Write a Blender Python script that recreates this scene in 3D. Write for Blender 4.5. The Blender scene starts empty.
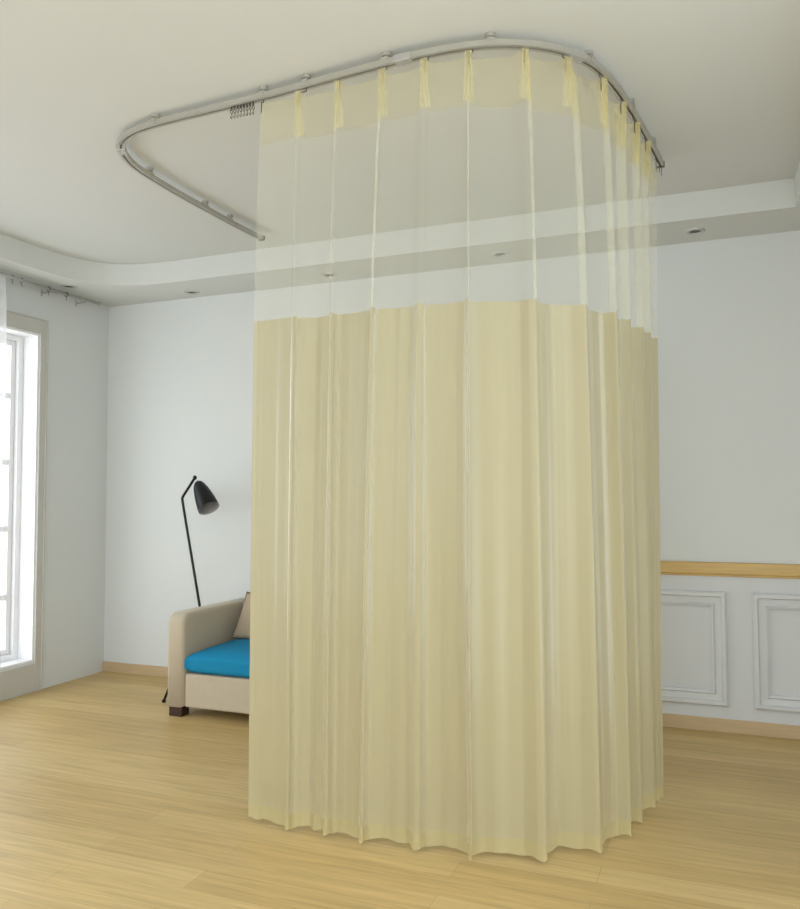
import bpy, bmesh, math, random
from mathutils import Vector, Matrix
PI = math.pi
random.seed(7)
S = bpy.context.scene
C = S.collection

# ---------------------------------------------------------------- helpers
def link(name, bm, m, parent=None, smooth=False):
    me = bpy.data.meshes.new(name)
    bmesh.ops.recalc_face_normals(bm, faces=bm.faces[:])
    bm.to_mesh(me); bm.free()
    if smooth:
        for p in me.polygons: p.use_smooth = True
    o = bpy.data.objects.new(name, me); C.objects.link(o)
    if m: me.materials.append(m)
    if parent:
        o.parent = parent
        o.matrix_parent_inverse = Matrix.Translation(parent.location).inverted() if parent.parent is None and parent.type == 'EMPTY' else Matrix()
    return o
def tag(o, label, cat, group=None, kind=None):
    o['label'] = label; o['category'] = cat
    if group: o['group'] = group
    if kind: o['kind'] = kind
    return o
def empty(name, loc, label, cat, group=None):
    o = bpy.data.objects.new(name, None); C.objects.link(o); o.location = loc
    o.empty_display_size = .1
    return tag(o, label, cat, group)
def struct(name, bm, m, smooth=False, parent=None):
    o = link(name, bm, m, parent, smooth)
    if parent is None: o['kind'] = 'structure'
    return o
def box(bm, x0, x1, y0, y1, z0, z1, bev=0, seg=2):
    b = bmesh.new()
    vs = [b.verts.new((x, y, z)) for x in (x0, x1) for y in (y0, y1) for z in (z0, z1)]
    for f in ((0,1,3,2),(4,6,7,5),(0,4,5,1),(2,3,7,6),(0,2,6,4),(1,5,7,3)):
        b.faces.new([vs[i] for i in f])
    if bev: bmesh.ops.bevel(b, geom=b.edges[:], offset=bev, segments=seg, profile=.5, affect='EDGES')
    merge(bm, b)
def merge(bm, b, mat=None):
    if mat is not None: bmesh.ops.transform(b, matrix=mat, verts=b.verts[:])
    me = bpy.data.meshes.new('tmp'); b.to_mesh(me); b.free(); bm.from_mesh(me); bpy.data.meshes.remove(me)
def tube(bm, pts, r, n=10, cap=True, closed=False):
    pts = [Vector(p) for p in pts]; N = len(pts); rings = []
    t0 = (pts[1]-pts[0]).normalized()
    ref = Vector((0,0,1)) if abs(t0.z) < .9 else Vector((1,0,0))
    for i, p in enumerate(pts):
        a = pts[(i-1) % N] if (closed or i > 0) else p
        c = pts[(i+1) % N] if (closed or i < N-1) else p
        t = (c-a).normalized()
        u = (ref - t*ref.dot(t)).normalized(); ref = u; v = t.cross(u)
        rr = r[i] if isinstance(r, (list, tuple)) else r
        rings.append([bm.verts.new(p + (u*math.cos(2*PI*k/n) + v*math.sin(2*PI*k/n))*rr) for k in range(n)])
    for i in range(N if closed else N-1):
        A, B = rings[i], rings[(i+1) % N]
        for k in range(n): bm.faces.new((A[k], A[(k+1)%n], B[(k+1)%n], B[k]))
    if cap and not closed:
        bm.faces.new(rings[0][::-1]); bm.faces.new(rings[-1])
def sweep(bm, path, prof, z, closed=False):
    """path: list of (x,y); prof: list of (offset sideways, dz) closed polygon"""
    N = len(path); rings = []
    for i in range(N):
        a = Vector(path[max(i-1,0)]); c = Vector(path[min(i+1,N-1)])
        t = (c-a).normalized(); n = Vector((-t.y, t.x))
        rings.append([bm.verts.new((path[i][0]+n.x*o, path[i][1]+n.y*o, z+dz)) for o, dz in prof])
    m = len(prof)
    for i in range(N-1):
        for k in range(m): bm.faces.new((rings[i][k], rings[i][(k+1)%m], rings[i+1][(k+1)%m], rings[i+1][k]))
    bm.faces.new(rings[0][::-1]); bm.faces.new(rings[-1])
def lathe(bm, prof, n=32, mat=None, capend=False):
    b = bmesh.new(); rings = []
    for r, z in prof:
        rings.append([b.verts.new((r*math.cos(2*PI*k/n), r*math.sin(2*PI*k/n), z)) for k in range(n)])
    for A, B in zip(rings, rings[1:]):
        for k in range(n): b.faces.new((A[k], A[(k+1)%n], B[(k+1)%n], B[k]))
    if capend: b.faces.new(rings[0][::-1]); b.faces.new(rings[-1])
    merge(bm, b, mat)
def catmull(pts, k=6):
    P = [Vector(p) for p in pts]; out = []
    for i in range(len(P)-1):
        p0 = P[i-1] if i else P[0]*2-P[1]
        p1, p2 = P[i], P[i+1]
        p3 = P[i+2] if i+2 < len(P) else P[-1]*2-P[-2]
        for j in range(k):
            t = j/k
            out.append(.5*((2*p1)+(p2-p0)*t+(2*p0-5*p1+4*p2-p3)*t*t+(3*p1-p0-3*p2+p3)*t**3))
    out.append(P[-1]); return out

# ---------------------------------------------------------------- materials
def mat(name, col, rough=.6, metal=0, spec=.5, noise=0, nscale=8, bump=0, bscale=200, sheen=0, stretch=(1,1,1)):
    m = bpy.data.materials.new(name); m.use_nodes = True
    nt = m.node_tree; N = nt.nodes; L = nt.links; b = N['Principled BSDF']
    b.inputs['Roughness'].default_value = rough; b.inputs['Metallic'].default_value = metal
    b.inputs['Specular IOR Level'].default_value = spec
    if sheen: b.inputs['Sheen Weight'].default_value = sheen
    tc = N.new('ShaderNodeTexCoord'); mp = N.new('ShaderNodeMapping'); mp.inputs['Scale'].default_value = stretch
    L.new(tc.outputs['Object'], mp.inputs['Vector'])
    nz = N.new('ShaderNodeTexNoise'); nz.inputs['Scale'].default_value = nscale; nz.inputs['Detail'].default_value = 4
    L.new(mp.outputs['Vector'], nz.inputs['Vector'])
    rp = N.new('ShaderNodeMapRange'); rp.inputs['To Min'].default_value = 1-noise; rp.inputs['To Max'].default_value = 1+noise
    L.new(nz.outputs['Fac'], rp.inputs['Value'])
    vm = N.new('ShaderNodeVectorMath'); vm.operation = 'SCALE'; vm.inputs[0].default_value = col
    L.new(rp.outputs['Result'], vm.inputs['Scale']); L.new(vm.outputs['Vector'], b.inputs['Base Color'])
    if bump:
        n2 = N.new('ShaderNodeTexNoise'); n2.inputs['Scale'].default_value = bscale; n2.inputs['Detail'].default_value = 3
        L.new(mp.outputs['Vector'], n2.inputs['Vector'])
        bp = N.new('ShaderNodeBump'); bp.inputs['Strength'].default_value = bump; bp.inputs['Distance'].default_value = .003
        L.new(n2.outputs['Fac'], bp.inputs['Height']); L.new(bp.outputs['Normal'], b.inputs['Normal'])
    return m
def cloth(name, col, alpha, transl=.4, gloss=0, grough=.35, noise=.04, tcol=None):
    m = bpy.data.materials.new(name); m.use_nodes = True
    nt = m.node_tree; N = nt.nodes; L = nt.links; N.clear()
    out = N.new('ShaderNodeOutputMaterial')
    tc = N.new('ShaderNodeTexCoord'); mp = N.new('ShaderNodeMapping'); mp.inputs['Scale'].default_value = (60,60,1.2)
    L.new(tc.outputs['Object'], mp.inputs['Vector'])
    nz = N.new('ShaderNodeTexNoise'); nz.inputs['Scale'].default_value = 1; nz.inputs['Detail'].default_value = 3
    L.new(mp.outputs['Vector'], nz.inputs['Vector'])
    rp = N.new('ShaderNodeMapRange'); rp.inputs['To Min'].default_value = 1-noise; rp.inputs['To Max'].default_value = 1+noise
    L.new(nz.outputs['Fac'], rp.inputs['Value'])
    vm = N.new('ShaderNodeVectorMath'); vm.operation = 'SCALE'; vm.inputs[0].default_value = col
    L.new(rp.outputs['Result'], vm.inputs['Scale'])
    d = N.new('ShaderNodeBsdfDiffuse'); t = N.new('ShaderNodeBsdfTranslucent')
    L.new(vm.outputs['Vector'], d.inputs['Color'])
    if tcol: t.inputs['Color'].default_value = (*tcol, 1)
    else: L.new(vm.outputs['Vector'], t.inputs['Color'])
    mx = N.new('ShaderNodeMixShader'); mx.inputs[0].default_value = transl
    L.new(d.outputs[0], mx.inputs[1]); L.new(t.outputs[0], mx.inputs[2]); cur = mx
    if gloss:
        g = N.new('ShaderNodeBsdfGlossy'); g.inputs['Roughness'].default_value = grough; g.inputs['Color'].default_value = (1,1,1,1)
        m2 = N.new('ShaderNodeMixShader'); fr = N.new('ShaderNodeLayerWeight'); fr.inputs['Blend'].default_value = .5
        pw = N.new('ShaderNodeMath'); pw.operation = 'POWER'; pw.inputs[1].default_value = 1.5
        ml = N.new('ShaderNodeMath'); ml.operation = 'MULTIPLY_ADD'; ml.inputs[1].default_value = gloss*8; ml.inputs[2].default_value = gloss*.15
        ml.use_clamp = True
        L.new(fr.outputs['Facing'], pw.inputs[0]); L.new(pw.outputs[0], ml.inputs[0]); L.new(ml.outputs[0], m2.inputs[0])
        L.new(cur.outputs[0], m2.inputs[1]); L.new(g.outputs[0], m2.inputs[2]); cur = m2
    if alpha < 1:
        tr = N.new('ShaderNodeBsdfTransparent'); m3 = N.new('ShaderNodeMixShader'); m3.inputs[0].default_value = alpha
        L.new(tr.outputs[0], m3.inputs[1]); L.new(cur.outputs[0], m3.inputs[2]); cur = m3
    L.new(cur.outputs[0], out.inputs['Surface'])
    return m

M_wall = mat('wall_paint', (.68,.70,.695), .8, noise=.025, nscale=1.5, bump=.05, bscale=120)
M_ceil = mat('ceiling_paint', (.65,.66,.64), .85, noise=.015, nscale=1)
M_panel = mat('panel_paint', (.62,.635,.645), .45, noise=.01)
M_casing = mat('casing_paint', (.55,.54,.50), .5, noise=.02)
M_white = mat('window_white', (.86,.86,.87), .4)
M_rail = mat('chair_rail_wood', (.60,.40,.14), .4, noise=.22, nscale=6, stretch=(1,14,14))
M_basewood = mat('baseboard_wood', (.53,.39,.23), .45, noise=.15, nscale=6, stretch=(1,12,12))
M_metal = mat('track_aluminium', (.50,.48,.43), .45, metal=.55, noise=.05)
M_dark = mat('dark_fitting', (.10,.09,.085), .45, metal=.3)
M_black = mat('black_lacquer', (.008,.008,.009), .42, spec=.3)
M_inner = mat('shade_inside', (.33,.33,.34), .5)
M_sofa = mat('beige_upholstery', (.50,.43,.32), .85, noise=.05, nscale=40, bump=.25, bscale=500, sheen=.2)
M_blue = mat('blue_fabric', (.009,.225,.42), .8, spec=.2, noise=.06, nscale=30, bump=.2, bscale=500)
M_leg = mat('dark_wood', (.045,.02,.014), .4, noise=.2, nscale=10)
M_pillow = mat('pillow_fabric', (.43,.34,.24), .85, noise=.05, nscale=40, bump=.2, bscale=450)
M_piping = mat('brown_piping', (.12,.07,.045), .7)
M_chrome = mat('light_trim', (.55,.54,.52), .35, metal=.6)
M_net = cloth('net_fabric', (.88,.86,.70), .24, .45)
M_head = cloth('heading_fabric', (.84,.76,.44), .32, .40, noise=.08)
M_lower = cloth('cream_fabric', (.59,.53,.33), .97, .45, gloss=.12, grough=.30, noise=.02)
M_hem = cloth('hem_fabric', (.68,.60,.33), .9, .45, gloss=.06)
M_sheer = cloth('white_sheer', (.93,.92,.95), .5, .5)

# floor planks
mf = bpy.data.materials.new('oak_laminate'); mf.use_nodes = True
N = mf.node_tree.nodes; L = mf.node_tree.links; B = N['Principled BSDF']
tc = N.new('ShaderNodeTexCoord')
br = N.new('ShaderNodeTexBrick'); br.offset = .37; br.inputs['Scale'].default_value = 1
br.inputs['Brick Width'].default_value = 1.22; br.inputs['Row Height'].default_value = .125
br.inputs['Mortar Size'].default_value = .0012; br.inputs['Mortar Smooth'].default_value = .3
br.inputs['Color1'].default_value = (.60,.435,.19,1); br.inputs['Color2'].default_value = (.52,.36,.145,1)
br.inputs['Mortar'].default_value = (.42,.29,.115,1); br.inputs['Bias'].default_value = 0
L.new(tc.outputs['Object'], br.inputs['Vector'])
def grain(sx, sy, sc, det, lo, hi, dist=0):
    mp = N.new('ShaderNodeMapping'); mp.inputs['Scale'].default_value = (sx, sy, 1)
    L.new(tc.outputs['Object'], mp.inputs['Vector'])
    nz = N.new('ShaderNodeTexNoise'); nz.inputs['Scale'].default_value = sc; nz.inputs['Detail'].default_value = det
    nz.inputs['Distortion'].default_value = dist; nz.inputs['Roughness'].default_value = .6
    L.new(mp.outputs['Vector'], nz.inputs['Vector'])
    r = N.new('ShaderNodeMapRange'); r.inputs['From Min'].default_value = .32; r.inputs['From Max'].default_value = .68
    r.inputs['To Min'].default_value = lo; r.inputs['To Max'].default_value = hi
    L.new(nz.outputs['Fac'], r.inputs['Value']); return r
g1 = grain(1.1, 22, 2.0, 5, .84, 1.11, .6); g2 = grain(3, 90, 2.0, 3, .93, 1.05); g3 = grain(.5, 1.2, 1.5, 2, .95, 1.05)
mu = N.new('ShaderNodeMath'); mu.operation = 'MULTIPLY'; L.new(g1.outputs[0], mu.inputs[0]); L.new(g2.outputs[0], mu.inputs[1])
mu2 = N.new('ShaderNodeMath'); mu2.operation = 'MULTIPLY'; L.new(mu.outputs[0], mu2.inputs[0]); L.new(g3.outputs[0], mu2.inputs[1])
vm = N.new('ShaderNodeVectorMath'); vm.operation = 'SCALE'; L.new(br.outputs['Color'], vm.inputs[0]); L.new(mu2.outputs[0], vm.inputs['Scale'])
L.new(vm.outputs['Vector'], B.inputs['Base Color']); B.inputs['Roughness'].default_value = .42
B.inputs['Specular IOR Level'].default_value = .4

# ---------------------------------------------------------------- room shell
H, H2, XR, YF = 2.6, 2.74, 4.98, -7.4
WY0, WY1, WZ0, WZ1 = -3.75, -.63, .19, 2.285       # french window opening in the left wall, lengthened out of view for more light
bm = bmesh.new(); box(bm, -.25, XR+.15, YF, .15, -.08, 0); struct('floor', bm, mf)
bm = bmesh.new(); box(bm, -.25, XR+.15, YF, .15, H2, H2+.08); struct('ceiling', bm, M_ceil)
bm = bmesh.new(); box(bm, -.25, XR+.15, 0, .15, 0, H2); struct('wall_back', bm, M_wall)
bm = bmesh.new(); box(bm, XR, XR+.15, -2.3, 0, 0, H2); box(bm, XR, XR+.15, YF, -2.3, 2.45, H2)   # wide unseen opening beside the camera, added for daylight from the right
struct('wall_right', bm, M_wall)
bm = bmesh.new()
box(bm, -.25, 0, WY1, 0, 0, H2); box(bm, -.25, 0, YF, WY0, 0, H2)
box(bm, -.25, 0, WY0, WY1, WZ1, H2); box(bm, -.25, 0, WY0, WY1, 0, WZ0)
struct('wall_left', bm, M_wall)

# lowered soffit around the raised ceiling, with a rounded inner corner at the left
inner = [(.28, YF), (.28, -3.2), (.279,-1.6), (.278, -1.05)]
inner += [tuple(v)[:2] for v in catmull([(.278,-1.05,0), (.292,-.82,0), (.335,-.63,0), (.435,-.49,0), (.60,-.41,0), (.84,-.385,0), (1.1,-.385,0)], 8)]
inner += [(2.4, -.39), (4.43, -.385), (4.43, -2.5), (4.43, YF)]
outer = []
for x, y in inner:
    if y > -1.1 and x < 1.2:
        a = (x-.278)/(1.1-.278); outer.append((0, y + (0-y)*min(1, a*2)) if a < .5 else ((a-.5)*2*1.1, 0))
    else: outer.append((0, y) if x < 1 else ((x, 0) if x < 4.4 else (XR, y)))
outer[-3] = (XR, 0)
bm = bmesh.new()
iv = [[bm.verts.new((x, y, z)) for x, y in inner] for z in (H, H2-.0005)]
ov = [[bm.verts.new((x, y, z)) for x, y in outer] for z in (H, H2-.0005)]
for i in range(len(inner)-1):
    bm.faces.new((iv[0][i], iv[0][i+1], ov[0][i+1], ov[0][i]))
    bm.faces.new((iv[0][i], iv[0][i+1], iv[1][i+1], iv[1][i]))
    bm.faces.new((iv[1][i], iv[1][i+1], ov[1][i+1], ov[1][i]))
bmesh.ops.remove_doubles(bm, verts=bm.verts[:], dist=1e-5)
struct('trim_5', bm, M_ceil)

# baseboards, chair rail, wainscot panels
bm = bmesh.new(); box(bm, 0, XR, -.016, 0, 0, .07, .003); struct('baseboard_back', bm, M_basewood)
bm = bmesh.new(); box(bm, XR-.016, XR, -2.3, -.017, 0, .07, .003); struct('baseboard_right', bm, M_basewood)
bm = bmesh.new(); box(bm, 2.5, XR, -.028, 0, .818, .880, .006); box(bm, 2.5, XR, -.02, 0, .806, .818, .003)
struct('trim_1', bm, M_rail)
bm = bmesh.new(); box(bm, 2.5, XR, -.008, 0, .07, .806)
def frame(bm, x0, x1, z0, z1, w, d, y):
    # mitred moulding ring with a stepped profile
    prof = [(0, 0), (0, d*.7), (w*.12, d), (w*.3, d), (w*.38, d*.55), (w*.75, d*.45), (w*.85, d*.8), (w, d*.6), (w, 0)]
    rings = []
    for o, h in prof:
        rings.append([bm.verts.new((xx, y-h, zz)) for xx, zz in ((x0+o, z0+o), (x1-o, z0+o), (x1-o, z1-o), (x0+o, z1-o))])
    for A, Bq in zip(rings, rings[1:]):
        for k in range(4): bm.faces.new((A[k], A[(k+1)%4], Bq[(k+1)%4], Bq[k]))
struct('trim_6', bm, M_panel)
for i, (a, b) in enumerate(((2.59,3.28),(3.40,4.09),(4.213,4.90))):
    bm = bmesh.new(); frame(bm, a, b, .135, .727, .078, .024, -.007); struct('trim_%d' % (i+2), bm, M_panel)

# french window in the left wall
bm = bmesh.new()
cy0, cy1 = WY0-.055, WY1+.055
box(bm, -.001, .012, WY1, cy1, 0, WZ1+.095, .002); box(bm, -.001, .012, cy0, WY0, 0, WZ1+.095, .002)
box(bm, -.001, .012, WY0, WY1, WZ1, WZ1+.095, .002); box(bm, -.001, .010, WY0, WY1, 0, WZ0-.012, .002)
box(bm, -.001, .018, cy1-.006, cy1+.002, 0, WZ1+.097, .002); box(bm, -.001, .018, cy0, cy1+.002, WZ1+.089, WZ1+.097, .002)
win = struct('window_1', bm, M_casing)
bm = bmesh.new()                                     # white reveal lining and fixed frame
for (a, b, c, d) in ((WY1-.012, WY1, WZ0, WZ1), (WY0, WY0+.012, WZ0, WZ1), (WY0+.012, WY1-.012, WZ1-.012, WZ1), (WY0+.012, WY1-.012, WZ0, WZ0+.012)):
    box(bm, -.245, -.001, a, b, c, d)
for (a, b, c, d) in ((WY1-.05, WY1-.012, WZ0, WZ1), (WY0+.012, WY0+.05, WZ0, WZ1), (WY0+.05, WY1-.05, WZ1-.045, WZ1-.012), (WY0+.05, WY1-.05, WZ0+.012, WZ0+.045)):
    box(bm, -.19, -.12, a, b, c, d, .004)
f = link('window_frame', bm, M_white, win)
ys = [WY1-.05-(WY1-WY0-.1)*k/4 for k in range(5)]
for k in range(4):
    a, b = ys[k+1]+.003, ys[k]-.003; z0, z1 = WZ0+.047, WZ1-.047; w = .034
    bm = bmesh.new()
    box(bm, -.18, -.145, b-w, b, z0, z1, .003); box(bm, -.18, -.145, a, a+w, z0, z1, .003)
    box(bm, -.18, -.145, a+w, b-w, z0, z0+w, .003); box(bm, -.18, -.145, a+w, b-w, z1-w, z1, .003)
    for z in (.596, 1.03, 1.455, 1.88): box(bm, -.172, -.15, a+w, b-w, z-.019, z+.019, .002)
    s = link('window_sash', bm, M_white, win)
mg = bpy.data.materials.new('clear_glass'); mg.use_nodes = True
n_ = mg.node_tree.nodes; l_ = mg.node_tree.links; n_.clear()
o_ = n_.new('ShaderNodeOutputMaterial'); t_ = n_.new('ShaderNodeBsdfTransparent'); gl = n_.new('ShaderNodeBsdfGlossy'); gl.inputs['Roughness'].default_value = .02
mx_ = n_.new('ShaderNodeMixShader'); mx_.inputs[0].default_value = .06
l_.new(t_.outputs[0], mx_.inputs[1]); l_.new(gl.outputs[0], mx_.inputs[2]); l_.new(mx_.outputs[0], o_.inputs['Surface'])
bm = bmesh.new(); box(bm, -.164, -.160, WY0+.06, WY1-.06, WZ0+.055, WZ1-.055); link('window_pane', bm, mg, win)

# ---------------------------------------------------------------- recessed downlights
LOC = [((.816,-.134), 'round recessed downlight in the ceiling border at the left corner, over the black lamp'),
       ((1.857,-.165), 'round recessed downlight seen through the sheer net, second from the left along the back wall'),
       ((2.945,-.19), 'round recessed downlight seen through the sheer net, near the middle of the curtain top'),
       ((3.979,-.193), 'round recessed downlight in the ceiling border to the right of the bed curtain'),
       ((.17,-.56), 'round recessed downlight above the window wall, beside the double curtain rod')]
bmr = bmesh.new(); lathe(bmr, [(.030,-.001),(.032,-.006),(.044,-.007),(.050,-.004),(.051,0)], 28)
me_ring = bpy.data.meshes.new('trim_ring'); bmr.to_mesh(me_ring); bmr.free(); me_ring.materials.append(M_chrome)
bmr = bmesh.new(); lathe(bmr, [(.0005,-.0015),(.012,-.0035),(.014,-.0015),(.031,-.0015)], 28)
me_lens = bpy.data.meshes.new('reflector'); bmr.to_mesh(me_lens); bmr.free(); me_lens.materials.append(M_dark)
for (x, y), lab in LOC:
    e = empty('downlight', (x, y, H), lab, 'downlight', 'recessed downlights in the ceiling border')
    for nm, me in (('trim_ring', me_ring), ('reflector', me_lens)):
        c = bpy.data.objects.new(nm, me); C.objects.link(c); c.parent = e

# ---------------------------------------------------------------- bed curtain track on the ceiling
ctrl = [(1.672,-.66),(1.662,-.80),(1.656,-1.0),(1.653,-1.22),(1.653,-1.41),(1.662,-1.62),(1.68,-1.75),(1.712,-1.84),(1.755,-1.915),
        (1.81,-1.965),(1.87,-1.995),(1.94,-2.015),(2.05,-2.03),(2.24,-2.04),(2.49,-2.052),(2.65,-2.064),(2.81,-2.078),(3.0,-2.094),
        (3.156,-2.102),(3.29,-2.096),(3.39,-2.077),(3.47,-2.045),(3.545,-2.0),(3.615,-1.935),(3.672,-1.85),(3.715,-1.735),(3.750,-1.58),
        (3.784,-1.373),(3.812,-1.175),(3.840,-.96),(3.849,-.88)]
tp = [tuple(v)[:2] for v in catmull([(x, y, 0) for x, y in ctrl], 5)]
TZ = 2.705
track = empty('curtain_track', (1.672, -.66, TZ), 'bent aluminium ceiling track with rounded corners that carries the bed curtain', 'curtain track')
bm = bmesh.new()
sweep(bm, tp, [(-.0145,.009),(-.0145,-.011),(-.004,-.011),(-.004,-.006),(-.010,-.006),(-.010,.004),(.010,.004),(.010,-.006),(.004,-.006),(.004,-.011),(.0145,-.011),(.0145,.009)], TZ)
link('rail', bm, M_metal, track)
def near(x, y):
    i = min(range(len(tp)), key=lambda k: (tp[k][0]-x)**2+(tp[k][1]-y)**2); i = min(max(i,1), len(tp)-2)
    t = Vector((tp[i+1][0]-tp[i-1][0], tp[i+1][1]-tp[i-1][1], 0)).normalized()
    return Vector((tp[i][0], tp[i][1], 0)), t
def oriented(b, p, t, z):
    n = Vector((-t.y, t.x, 0)); m = Matrix((( t.x, n.x, 0, p.x), (t.y, n.y, 0, p.y), (0, 0, 1, z), (0, 0, 0, 1))); return m
for x, y in [(1.657,-.95),(1.645,-1.17),(1.656,-1.62),(2.017,-2.03),(2.515,-2.05),(2.70,-2.07),(3.05,-2.09),(3.40,-2.08),(3.672,-1.85),(3.77,-1.476),(3.82,-1.1)]:
    p, t = near(x, y)
    b = bmesh.new(); box(b, -.014, .014, -.019, .019, .009, .013, .001); box(b, -.009, .009, -.017, -.0148, -.006, .012); box(b, -.009, .009, .0148, .017, -.006, .012)
    lathe(b, [(.011,.013),(.011,.020),(.017,.0215),(.017,.034)], 14, capend=True)
    bm = bmesh.new(); merge(bm, b, oriented(None, p, t, TZ)); link('ceiling_bracket', bm, M_metal, track)
for x, y in [(1.735,-1.885),(3.10,-2.099),(3.64,-1.90)]:
    p, t = near(x, y)
    b = bmesh.new(); box(b, -.03, .03, -.018, .018, -.013, .0115, .002)
    for sx in (-.018, .018): lathe(b, [(.0005,-.0165),(.004,-.0165),(.004,-.013)], 8, Matrix.Translation((sx, .008, 0)))
    bm = bmesh.new(); merge(bm, b, oriented(None, p, t, TZ)); link('rail_joint', bm, M_chrome, track)
for i in (0, -1):
    p = Vector((tp[i][0], tp[i][1], 0)); t = Vector((0, 1, 0))
    b = bmesh.new(); box(b, -.017, .017, -.006, .012 , -.014, .012, .002)
    bm = bmesh.new(); merge(bm, b, Matrix.Translation((p.x, p.y, TZ))); link('end_stop', bm, M_dark, track)
# idle gliders to the left of the curtain
def glider_mesh():
    bm = bmesh.new()
    box(bm, -.004, .004, -.007, .007, -.010, -.0065, .001); box(bm, -.0018, .0018, -.0035, .0035, -.022, -.009)
    tube(bm, [(0, .007*math.cos(a), -.028+.007*math.sin(a)) for a in [2*PI*k/12 for k in range(12)]], .0015, 6, closed=True)
    tube(bm, [(0,0,-.035),(0,.004,-.044),(0,.002,-.054),(0,-.005,-.055),(0,-.006,-.048)], .0013, 6)
    me = bpy.data.meshes.new('curtain_glider'); bm.to_mesh(me); bm.free(); me.materials.append(M_dark); return me
GL = glider_mesh()
def put_glider(x, y, label, group, z=TZ):
    p, t = near(x, y)
    o = bpy.data.objects.new('curtain_glider', GL); C.objects.link(o); o.location = (p.x, p.y, z)
    tag(o, label, 'curtain glider', group)
for k in range(8):
    x = 2.385+k*.0135
    o = bpy.data.objects.new('curtain_glider', GL); C.objects.link(o); o.location = (x, -2.0475, TZ)
    tag(o, 'small idle hook glider in the track, bunched just left of the curtain edge', 'curtain glider', 'idle gliders left of the bed curtain')
for y in (-.86, -.90):
    o = bpy.data.objects.new('curtain_glider', GL); C.objects.link(o); o.location = (3.852 if y > -.88 else 3.846, y-.02, TZ)
    tag(o, 'small idle hook glider in the track, at its end past the right curtain edge', 'curtain glider', 'idle gliders right of the bed curtain')

# ---------------------------------------------------------------- bed curtain
TOP = [(2.535,-2.090),(2.698,-2.098),(2.859,-2.110),(3.03,-2.125),(3.182,-2.133),(3.329,-2.125),(3.501,-2.070),(3.619,-1.965),(3.711,-1.789),(3.757,-1.59),(3.790,-1.409),(3.817,-1.221),(3.843,-.99)]
BOT = [(2.362,-1.900),(2.558,-1.925),(2.705,-1.912),(2.856,-1.925),(3.060,-1.902),(3.251,-1.915),(3.480,-1.830),(3.648,-1.700),(3.733,-1.536),(3.760,-1.395),(3.798,-1.235),(3.812,-1.165),(3.824,-1.11)]
#      nose width,  valley depth, hem depth
RW = [1, 1, 1, 1, 1.6, 1, 3.2, 3.0, 1.5, 1.1, 1.1, 1, 1]
LEAN = [0, -.3, .2, -.3, -.8, 0, .3, .9, 1.2, .9, .9, .5, 0]
ASY = [1, .6, .8, .8, 1, 1, 1, 1, 1, 1, 1, 1, 1]
EX = [.5,.5,.45,.55,.5,.5,.38,.28,.35,.4,.45,.5,.5]
SEG = len(TOP)-1
ZT, ZB = 2.668, .022
K = 46
rnd = [[random.uniform(-1,1) for _ in range(12)] for _ in range(SEG)]
def section(z):
    w = (ZT-z)/(ZT-ZB); e = w**.55
    R_ = [Vector(TOP[i])*(1-w**EX[i])+Vector(BOT[i])*w**EX[i] for i in range(SEG+1)]
    gather = max(0, 1-w/.06)                         # heading pleats at the very top
    out = []
    for i in range(SEG):
        a, b = R_[i], R_[i+1]; d = b-a; Lg = d.length; t = d/Lg; n = Vector((-t.y, t.x))
        D = min(.050, Lg*.38)*(.75+.25*w)
        if i == 0: D *= .6
        wl, wr = .0085*RW[i]*(.8+.5*w), .0085*RW[i+1]*(.8+.5*w)
        q = min(1, Lg*.42/(max(wl, wr)*5.5)); wl *= q; wr *= q
        pts = [(0,0),(wl*.9,.05*D),(wl*1.15,.35*D),(wl*(.9+.5*w),.72*D),(wl*2.2,.95*D)]
        mid = []; rq = wr*ASY[i+1]
        for k in range(3):
            f = (k+1)/4; mid.append((wl*2.2+(Lg-wl*2.2-rq*3.6)*f, D*(1.0+(.28 if i > 4 else .15 if i else .04)*rnd[i][k]*(.3+w) + (.10 if k == 1 else 0))))
        rq = wr*ASY[i+1]
        tail = [(Lg-rq*3.6,.96*D),(Lg-rq*2.6,.78*D),(Lg-rq*1.7,.46*D),(Lg-rq*.9,.15*D),(Lg,0)]
        if i == 0: pts = [(0,.70*D),(wl*.9,.78*D),(wl*1.6,.86*D),(wl*3,.93*D),(wl*5,.97*D)]
        P = [Vector((x, y, 0)) for x, y in pts+mid+tail]
        cv = catmull(P, 5)[:-1] if i < SEG-1 else catmull(P, 5)
        for v in cv:
            s = v.x; y = v.y
            nl = math.exp(-(s/.03)**2)*LEAN[i] + math.exp(-((Lg-s)/.03)**2)*LEAN[i+1]
            s2 = s + .010*nl*w
            amp = min(1, y/D if D else 0)
            y2 = y + amp*.0005*(math.sin(s*130+rnd[i][4]*9+w*1.5)+.6*math.sin(s*290+rnd[i][5]*9-w*2))
            y2 += amp*gather*.004*math.sin(s*420)
            # slow sway down the drop
            sw = .006*math.sin(w*4.2+rnd[i][6]*3)*amp
            p = a + t*s2 + n*(y2+sw)
            out.append(p)
    return out
def cloth_strip(z0, z1, rows):
    bm = bmesh.new(); prev = None
    for r in range(rows+1):
        z = z0+(z1-z0)*r/rows; sec = section(z)
        dz = 0
        cur = []
        for k, p in enumerate(sec):
            zz = z
            if abs(z-ZB) < 1e-6: zz = z + .004*math.sin(k*.31)
            cur.append(bm.verts.new((p.x, p.y, zz)))
        if prev:
            for k in range(len(cur)-1): bm.faces.new((prev[k], prev[k+1], cur[k+1], cur[k]))
        prev = cur
    return bm
ZH, ZN, ZM = 2.535, 1.895, .075
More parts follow.
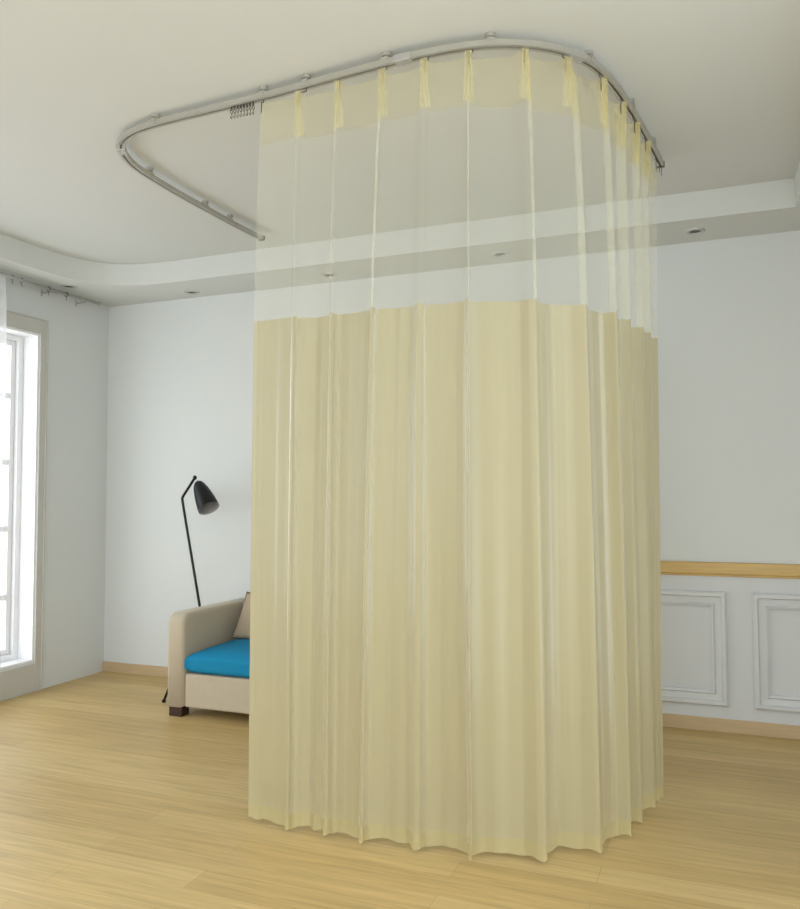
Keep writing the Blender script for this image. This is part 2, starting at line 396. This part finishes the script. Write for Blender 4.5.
def pleat(i):
    bm = bmesh.new(); x, y = TOP[i]; p, t = near(x, y); nn = Vector((-t.y, t.x, 0)); prev = None
    for r in range(13):
        z = ZT+.002-(ZT-ZH+.03)*r/12; f = r/12; cur = []
        wd = .010+.010*abs(f-.25)+.004*f; dp = .016*(1-.55*f)
        for k in range(37):
            a = k/36; s_ = (a-.5)*2*wd + .004*math.sin(a*6*PI)*1; o = -dp*abs(math.sin(a*3*PI))**.7 - .001
            q = Vector((x, y, 0)) + t*s_ + nn*(o+.003); cur.append(bm.verts.new((q.x, q.y, z)))
        if prev:
            for k in range(36): bm.faces.new((prev[k], prev[k+1], cur[k+1], cur[k]))
        prev = cur
    return bm
cur_ = empty('bed_curtain', (3.2, -1.9, 0), 'tall cream bed curtain with sheer net top, hanging in folds from the ceiling track', 'curtain')
link('heading', cloth_strip(ZT, ZH, 10), M_head, cur_, True)
link('net_panel', cloth_strip(ZH, ZN, 20), M_net, cur_, True)['label'] = 'see-through pale net panel'
link('opaque_panel', cloth_strip(ZN, ZM, 44), M_lower, cur_, True)['label'] = 'opaque cream fabric panel'
link('hem', cloth_strip(ZM, ZB, 4), M_hem, cur_, True)
for i in range(SEG+1):
    x, y = TOP[i]; p, t = near(x, y); nn = Vector((-t.y, t.x, 0))
    q = Vector((x, y, 0))
    bm = bmesh.new()
    tube(bm, [Vector((p.x, p.y, TZ-.012)), Vector((p.x, p.y, TZ-.022)), (p*.6+q*.4)+Vector((0,0,TZ-.030)), q+nn*.008+Vector((0,0,TZ-.036)), q+nn*.007+Vector((0,0,TZ-.075))], .0019, 6)
    link('hook', bm, M_dark, cur_)
    if 0 < i < SEG: link('pleat', pleat(i), M_head, cur_, True)

# ---------------------------------------------------------------- curtain rod and sheer at the window wall
rod = empty('double_curtain_rod', (.1, -.28, 2.56), 'grey double curtain rod under the ceiling border on the window wall', 'curtain rod')
for x, nm, z, y1 in ((.085, 'rod', 2.572, -.20), (.14, 'rod', 2.552, -.42)):
    bm = bmesh.new(); tube(bm, [(x, y1, z), (x, -1.4, z), (x, -3.95, z)], .010, 12)
    lathe(bm, [(.0005,-.03),(.010,-.026),(.015,-.012),(.012,0),(.010,.004)], 12, Matrix.Translation((x, y1, z)) @ Matrix.Rotation(PI/2, 4, 'X'))
    link(nm, bm, M_chrome, rod, True)
for y in (-.32, -.62, -1.55, -2.6, -3.7):
    bm = bmesh.new(); box(bm, .0, .005, y-.009, y+.009, 2.535, 2.58, .002)
    tube(bm, [(.004, y, 2.555), (.085, y, 2.556), (.14, y, 2.538)] if y < -.5 else [(.004, y, 2.555), (.085, y, 2.556)],   .004, 8)
    link('wall_bracket', bm, M_chrome, rod)
for y, x, z in ((-.70,.14,2.552),(-.55,.14,2.552),(-.93,.085,2.572),(-.86,.085,2.572)):
    bm = bmesh.new(); tube(bm, [(x+.0125*math.cos(a), y, z-.002+.015*math.sin(a)) for a in [2*PI*k/16 for k in range(16)]], .0025, 6, closed=True)
    tube(bm, [(x, y, z-.022), (x, y, z-.034), (x, y+.004, z-.040)], .002, 6)
    link('ring', bm, M_dark, rod)
bm = bmesh.new(); prev = None; n = 260
for r in range(9):
    z = 2.535-(2.535-.035)*r/8; cur = []
    for k in range(n+1):
        u = k/n; y = -1.035+ .012*math.sin(r) - u*2.65
        x = .14+.035*math.sin(u*2*PI*24+.4)*(.6+.4*r/8)+.008*math.sin(u*55+r*.4)
        cur.append(bm.verts.new((x, y, z)))
    if prev:
        for k in range(n): bm.faces.new((prev[k], prev[k+1], cur[k+1], cur[k]))
    prev = cur
tag(link('sheer_curtain', bm, M_sheer, None, True), 'white sheer window curtain at the far left edge, hanging to the floor', 'curtain')

# ---------------------------------------------------------------- sofa
X0, X1, Y0, Y1 = 1.142, 2.06, -.785, -.05
sofa = empty('armchair', (X0, Y0, 0), 'beige upholstered armchair with bright blue seat, against the back wall', 'armchair')
def arm(x0, x1):
    # side profile slopes gently, front edge and top rounded
    bm = bmesh.new(); pr = [(Y0,.055),(Y0,.50)] + [(Y0+.06-.06*math.cos(a), .515+.06*math.sin(a)) for a in (.3,.7,1.1,PI/2)] + [(-.5,.575),(-.25,.573),(Y1,.570),(Y1,.055)]
    A = [bm.verts.new((x0, y, z)) for y, z in pr]; Bv = [bm.verts.new((x1, y, z)) for y, z in pr]
    bm.faces.new(A); bm.faces.new(Bv[::-1])
    for k in range(len(pr)): bm.faces.new((A[k], Bv[k], Bv[(k+1)%len(pr)], A[(k+1)%len(pr)]))
    bmesh.ops.recalc_face_normals(bm, faces=bm.faces[:])
    bmesh.ops.bevel(bm, geom=[e for e in bm.edges if abs(e.verts[0].co.x-e.verts[1].co.x) < 1e-6], offset=.022, segments=4, profile=.5, affect='EDGES')
    return bm
link('arm', arm(X0, X0+.115), M_sofa, sofa, True); link('arm', arm(X1-.115, X1), M_sofa, sofa, True)
bm = bmesh.new(); box(bm, X0+.116, X1-.116, Y0+.012, Y1-.02, .055, .242, .012, 3); link('seat_base', bm, M_sofa, sofa)
bm = bmesh.new(); box(bm, X0+.116, X1-.116, -.21, Y1, .243, .585, .035, 4); link('backrest', bm, M_sofa, sofa, True)
bm = bmesh.new(); box(bm, 0, 1, 0, 1, 0, 1)
bmesh.ops.subdivide_edges(bm, edges=bm.edges[:], cuts=14, use_grid_fill=True)
sx0, sx1, sy0, sy1, sz0, sz1 = X0+.118, X1-.118, Y0+.006, -.213, .244, .352
for v in bm.verts:
    a, b, c = v.co.x*2-1, v.co.y*2-1, v.co.z*2-1
    k = .10
    rx = max(0, (abs(a)-(1-k))/k); ry = max(0, (abs(b)-(1-k))/k); rz = max(0, (abs(c)-.45)/.55)
    m = math.sqrt(min(1, rx*rx*.4+ry*ry*.5)); z = c*(1-.30*m*m)
    sh = 1-.045*rz*rz
    pu = .030*(1-a**4)*(1-b**4) if c > 0 else 0
    v.co = (sx0+(sx1-sx0)*(a*sh+1)/2, sy0+(sy1-sy0)*(b*sh+1)/2, sz0+(sz1-sz0)*(z+1)/2+pu*(c+1)/2+(.0 if c > 0 else 0))
mn = min(v.co.z for v in bm.verts)
for v in bm.verts: v.co.z += .244-mn if v.co.z < .30 else 0
link('seat_cushion', bm, M_blue, sofa, True)['label'] = 'bright blue seat cushion'
for x in (X0+.012, X1-.098):
    for y in (Y0+.012, Y1-.09):
        bm = bmesh.new(); box(bm, x, x+.086, y, y+.07, 0, .054, .003); link('foot', bm, M_leg, sofa)

# beige cushion leaning on the backrest
pil = empty('throw_pillow', (1.52, -.33, .38), 'beige throw pillow with dark piping, leaning in the blue armchair seat', 'pillow')
def pillow(w, h, th, n=18):
    bm = bmesh.new(); g = {}
    for s in (1, -1):
        for i in range(n+1):
            for j in range(n+1):
                u, v = i/n*2-1, j/n*2-1
                edge = (1-u*u)*(1-v*v)
                t = s*th/2*max(0, edge)**.42
                pin = 1-.07*(1-v*v) * abs(u)**3; pin2 = 1-.07*(1-u*u)*abs(v)**3
                g[s,i,j] = bm.verts.new((u*w/2*pin, t, v*h/2*pin2))
        for i in range(n):
            for j in range(n):
                bm.faces.new((g[s,i,j], g[s,i+1,j], g[s,i+1,j+1], g[s,i,j+1]))
    bmesh.ops.remove_doubles(bm, verts=bm.verts[:], dist=1e-5); return bm
PM = Matrix.Translation((1.50, -.325, .492)) @ Matrix.Rotation(math.radians(-4), 4, 'Z') @ Matrix.Rotation(math.radians(-24), 4, 'X') @ Matrix.Rotation(math.radians(5), 4, 'Y')
bm = bmesh.new(); merge(bm, pillow(.38, .29, .10), PM); link('cover', bm, M_pillow, pil, True)
pts = []
for (a, b, c, d) in ((-1,-1,1,-1),(1,-1,1,1),(1,1,-1,1),(-1,1,-1,-1)):
    for k in range(14):
        f = k/14; u, v = a+(c-a)*f, b+(d-b)*f
        pts.append(PM @ Vector((u*.19*(1-.07*(1-v*v)*abs(u)**3), 0, v*.145*(1-.07*(1-u*u)*abs(v)**3))))
bm = bmesh.new(); tube(bm, pts, .0035, 6, closed=True); link('piping', bm, M_piping, pil, True)

# ---------------------------------------------------------------- floor lamp
lamp = empty('floor_lamp', (1.0, -.3, 0), 'black tripod floor lamp with cone shade, between the armchair and the back wall', 'lamp')
bend = Vector((.838,-.25,1.222)); tip = Vector((.937,-.25,1.352)); foot = Vector((1.093,-.25,.006))
bm = bmesh.new()
bp = [foot] + [foot.lerp(bend, .5), foot.lerp(bend, .965)]
m1 = foot.lerp(bend, .985); m2 = bend.lerp(tip, .12)
bp += [m1+(bend-m1)*.5+Vector((.001,0,0)), bend+Vector((.003,0,.001)), m2, bend.lerp(tip,.5), tip]
tube(bm, bp, .0085, 12); lathe(bm, [(.0005,.016),(.010,.012),(.0135,0),(.010,-.012),(.0005,-.016)], 14, Matrix.Translation(tip)); link('pole', bm, M_black, lamp, True)
jt = foot.lerp(bend, .43)
for p, rr in (((.942,-.545,.008), .008), ((1.075,-.075,.008), .008)):
    bm = bmesh.new(); tube(bm, [jt, jt.lerp(Vector(p), .5), p], .0075, 10)
    lathe(bm, [(.0005,-.008),(.012,-.008),(.012,.004),(.008,.010)], 12, Matrix.Translation(p)); link('leg', bm, M_black, lamp, True)
rt = Vector((.931,.364,0)); toc = Vector((.585,-.81,0))
ax = (rt*.36+toc*.45-Vector((0,0,.84))).normalized()
top = Vector((.958,-.25,1.325))
zq = (-ax); xq = zq.orthogonal().normalized(); yq = zq.cross(xq)
MM = Matrix(((xq.x,yq.x,zq.x,top.x),(xq.y,yq.y,zq.y,top.y),(xq.z,yq.z,zq.z,top.z),(0,0,0,1)))
pr = [(.0005,.002),(.014,0),(.026,-.010),(.037,-.030),(.047,-.062),(.056,-.105),(.063,-.150),(.0675,-.195),(.068,-.212)]
bm = bmesh.new(); lathe(bm, pr, 40, MM); link('lamp_shade', bm, M_black, lamp, True)
bm = bmesh.new(); lathe(bm, [(.0675,-.2122),(.066,-.2122),(.065,-.195),(.060,-.150),(.053,-.105),(.044,-.062),(.034,-.032),(.0005,-.022)], 40, MM)
link('shade_lining', bm, M_inner, lamp, True)['label'] = 'grey inside of the shade'
bm = bmesh.new(); lathe(bm, [(.0005,-.165),(.022,-.160),(.030,-.140),(.029,-.12),(.016,-.085),(.013,-.05),(.013,-.03)], 24, MM); link('bulb', bm, M_white, lamp, True)
bm = bmesh.new(); tube(bm, [tip, tip.lerp(top, .55)+Vector((.002,0,0)), top-ax*.0], .004, 8); link('swivel', bm, M_chrome, lamp, True)

# ---------------------------------------------------------------- light
w = bpy.data.worlds.new('daylight'); S.world = w; w.use_nodes = True
bg = w.node_tree.nodes['Background']; bg.inputs['Color'].default_value = (.87,.955,1,1); bg.inputs['Strength'].default_value = 2.75
def area(name, loc, rot, sx, sy, e, col):
    l = bpy.data.lights.new(name, 'AREA'); l.shape = 'RECTANGLE'; l.size = sx; l.size_y = sy; l.energy = e; l.color = col
    o = bpy.data.objects.new(name, l); C.objects.link(o); o.location = loc; o.rotation_euler = rot; return o
area('window_daylight', (-.75, (WY0+WY1)/2, 1.35), (0, -PI/2, 0), 2.4, 3.4, 32, (1,1,1))
area('ceiling_fill', (3.5, -4.9, 2.70), (0, 0, 0), 2.2, 1.2, 50, (1,1,1))  # added soft fill out of view, brightens the floor and right side

# ---------------------------------------------------------------- camera
cam = bpy.data.cameras.new('camera'); co = bpy.data.objects.new('camera', cam); C.objects.link(co)
F, yaw, pit, rol = 793.267, -.3728617, .0485516, -.0035961
cam.sensor_fit = 'HORIZONTAL'; cam.sensor_width = 36; cam.lens = F*36/800; cam.clip_start = .05
f = Vector((math.sin(yaw)*math.cos(pit), math.cos(yaw)*math.cos(pit), math.sin(pit)))
r = Vector((math.cos(yaw), -math.sin(yaw), 0)); u = r.cross(f)
r2 = r*math.cos(rol)+u*math.sin(rol); u2 = r2.cross(f)
co.matrix_world = Matrix(((r2.x,u2.x,-f.x,4.02631),(r2.y,u2.y,-f.y,-4.52396),(r2.z,u2.z,-f.z,1.24905),(0,0,0,1)))
S.camera = co
S.view_settings.view_transform = 'Standard'; S.view_settings.look = 'None'
S.view_settings.gamma = 1; S.view_settings.use_curve_mapping = False; S.view_settings.exposure = 0.0
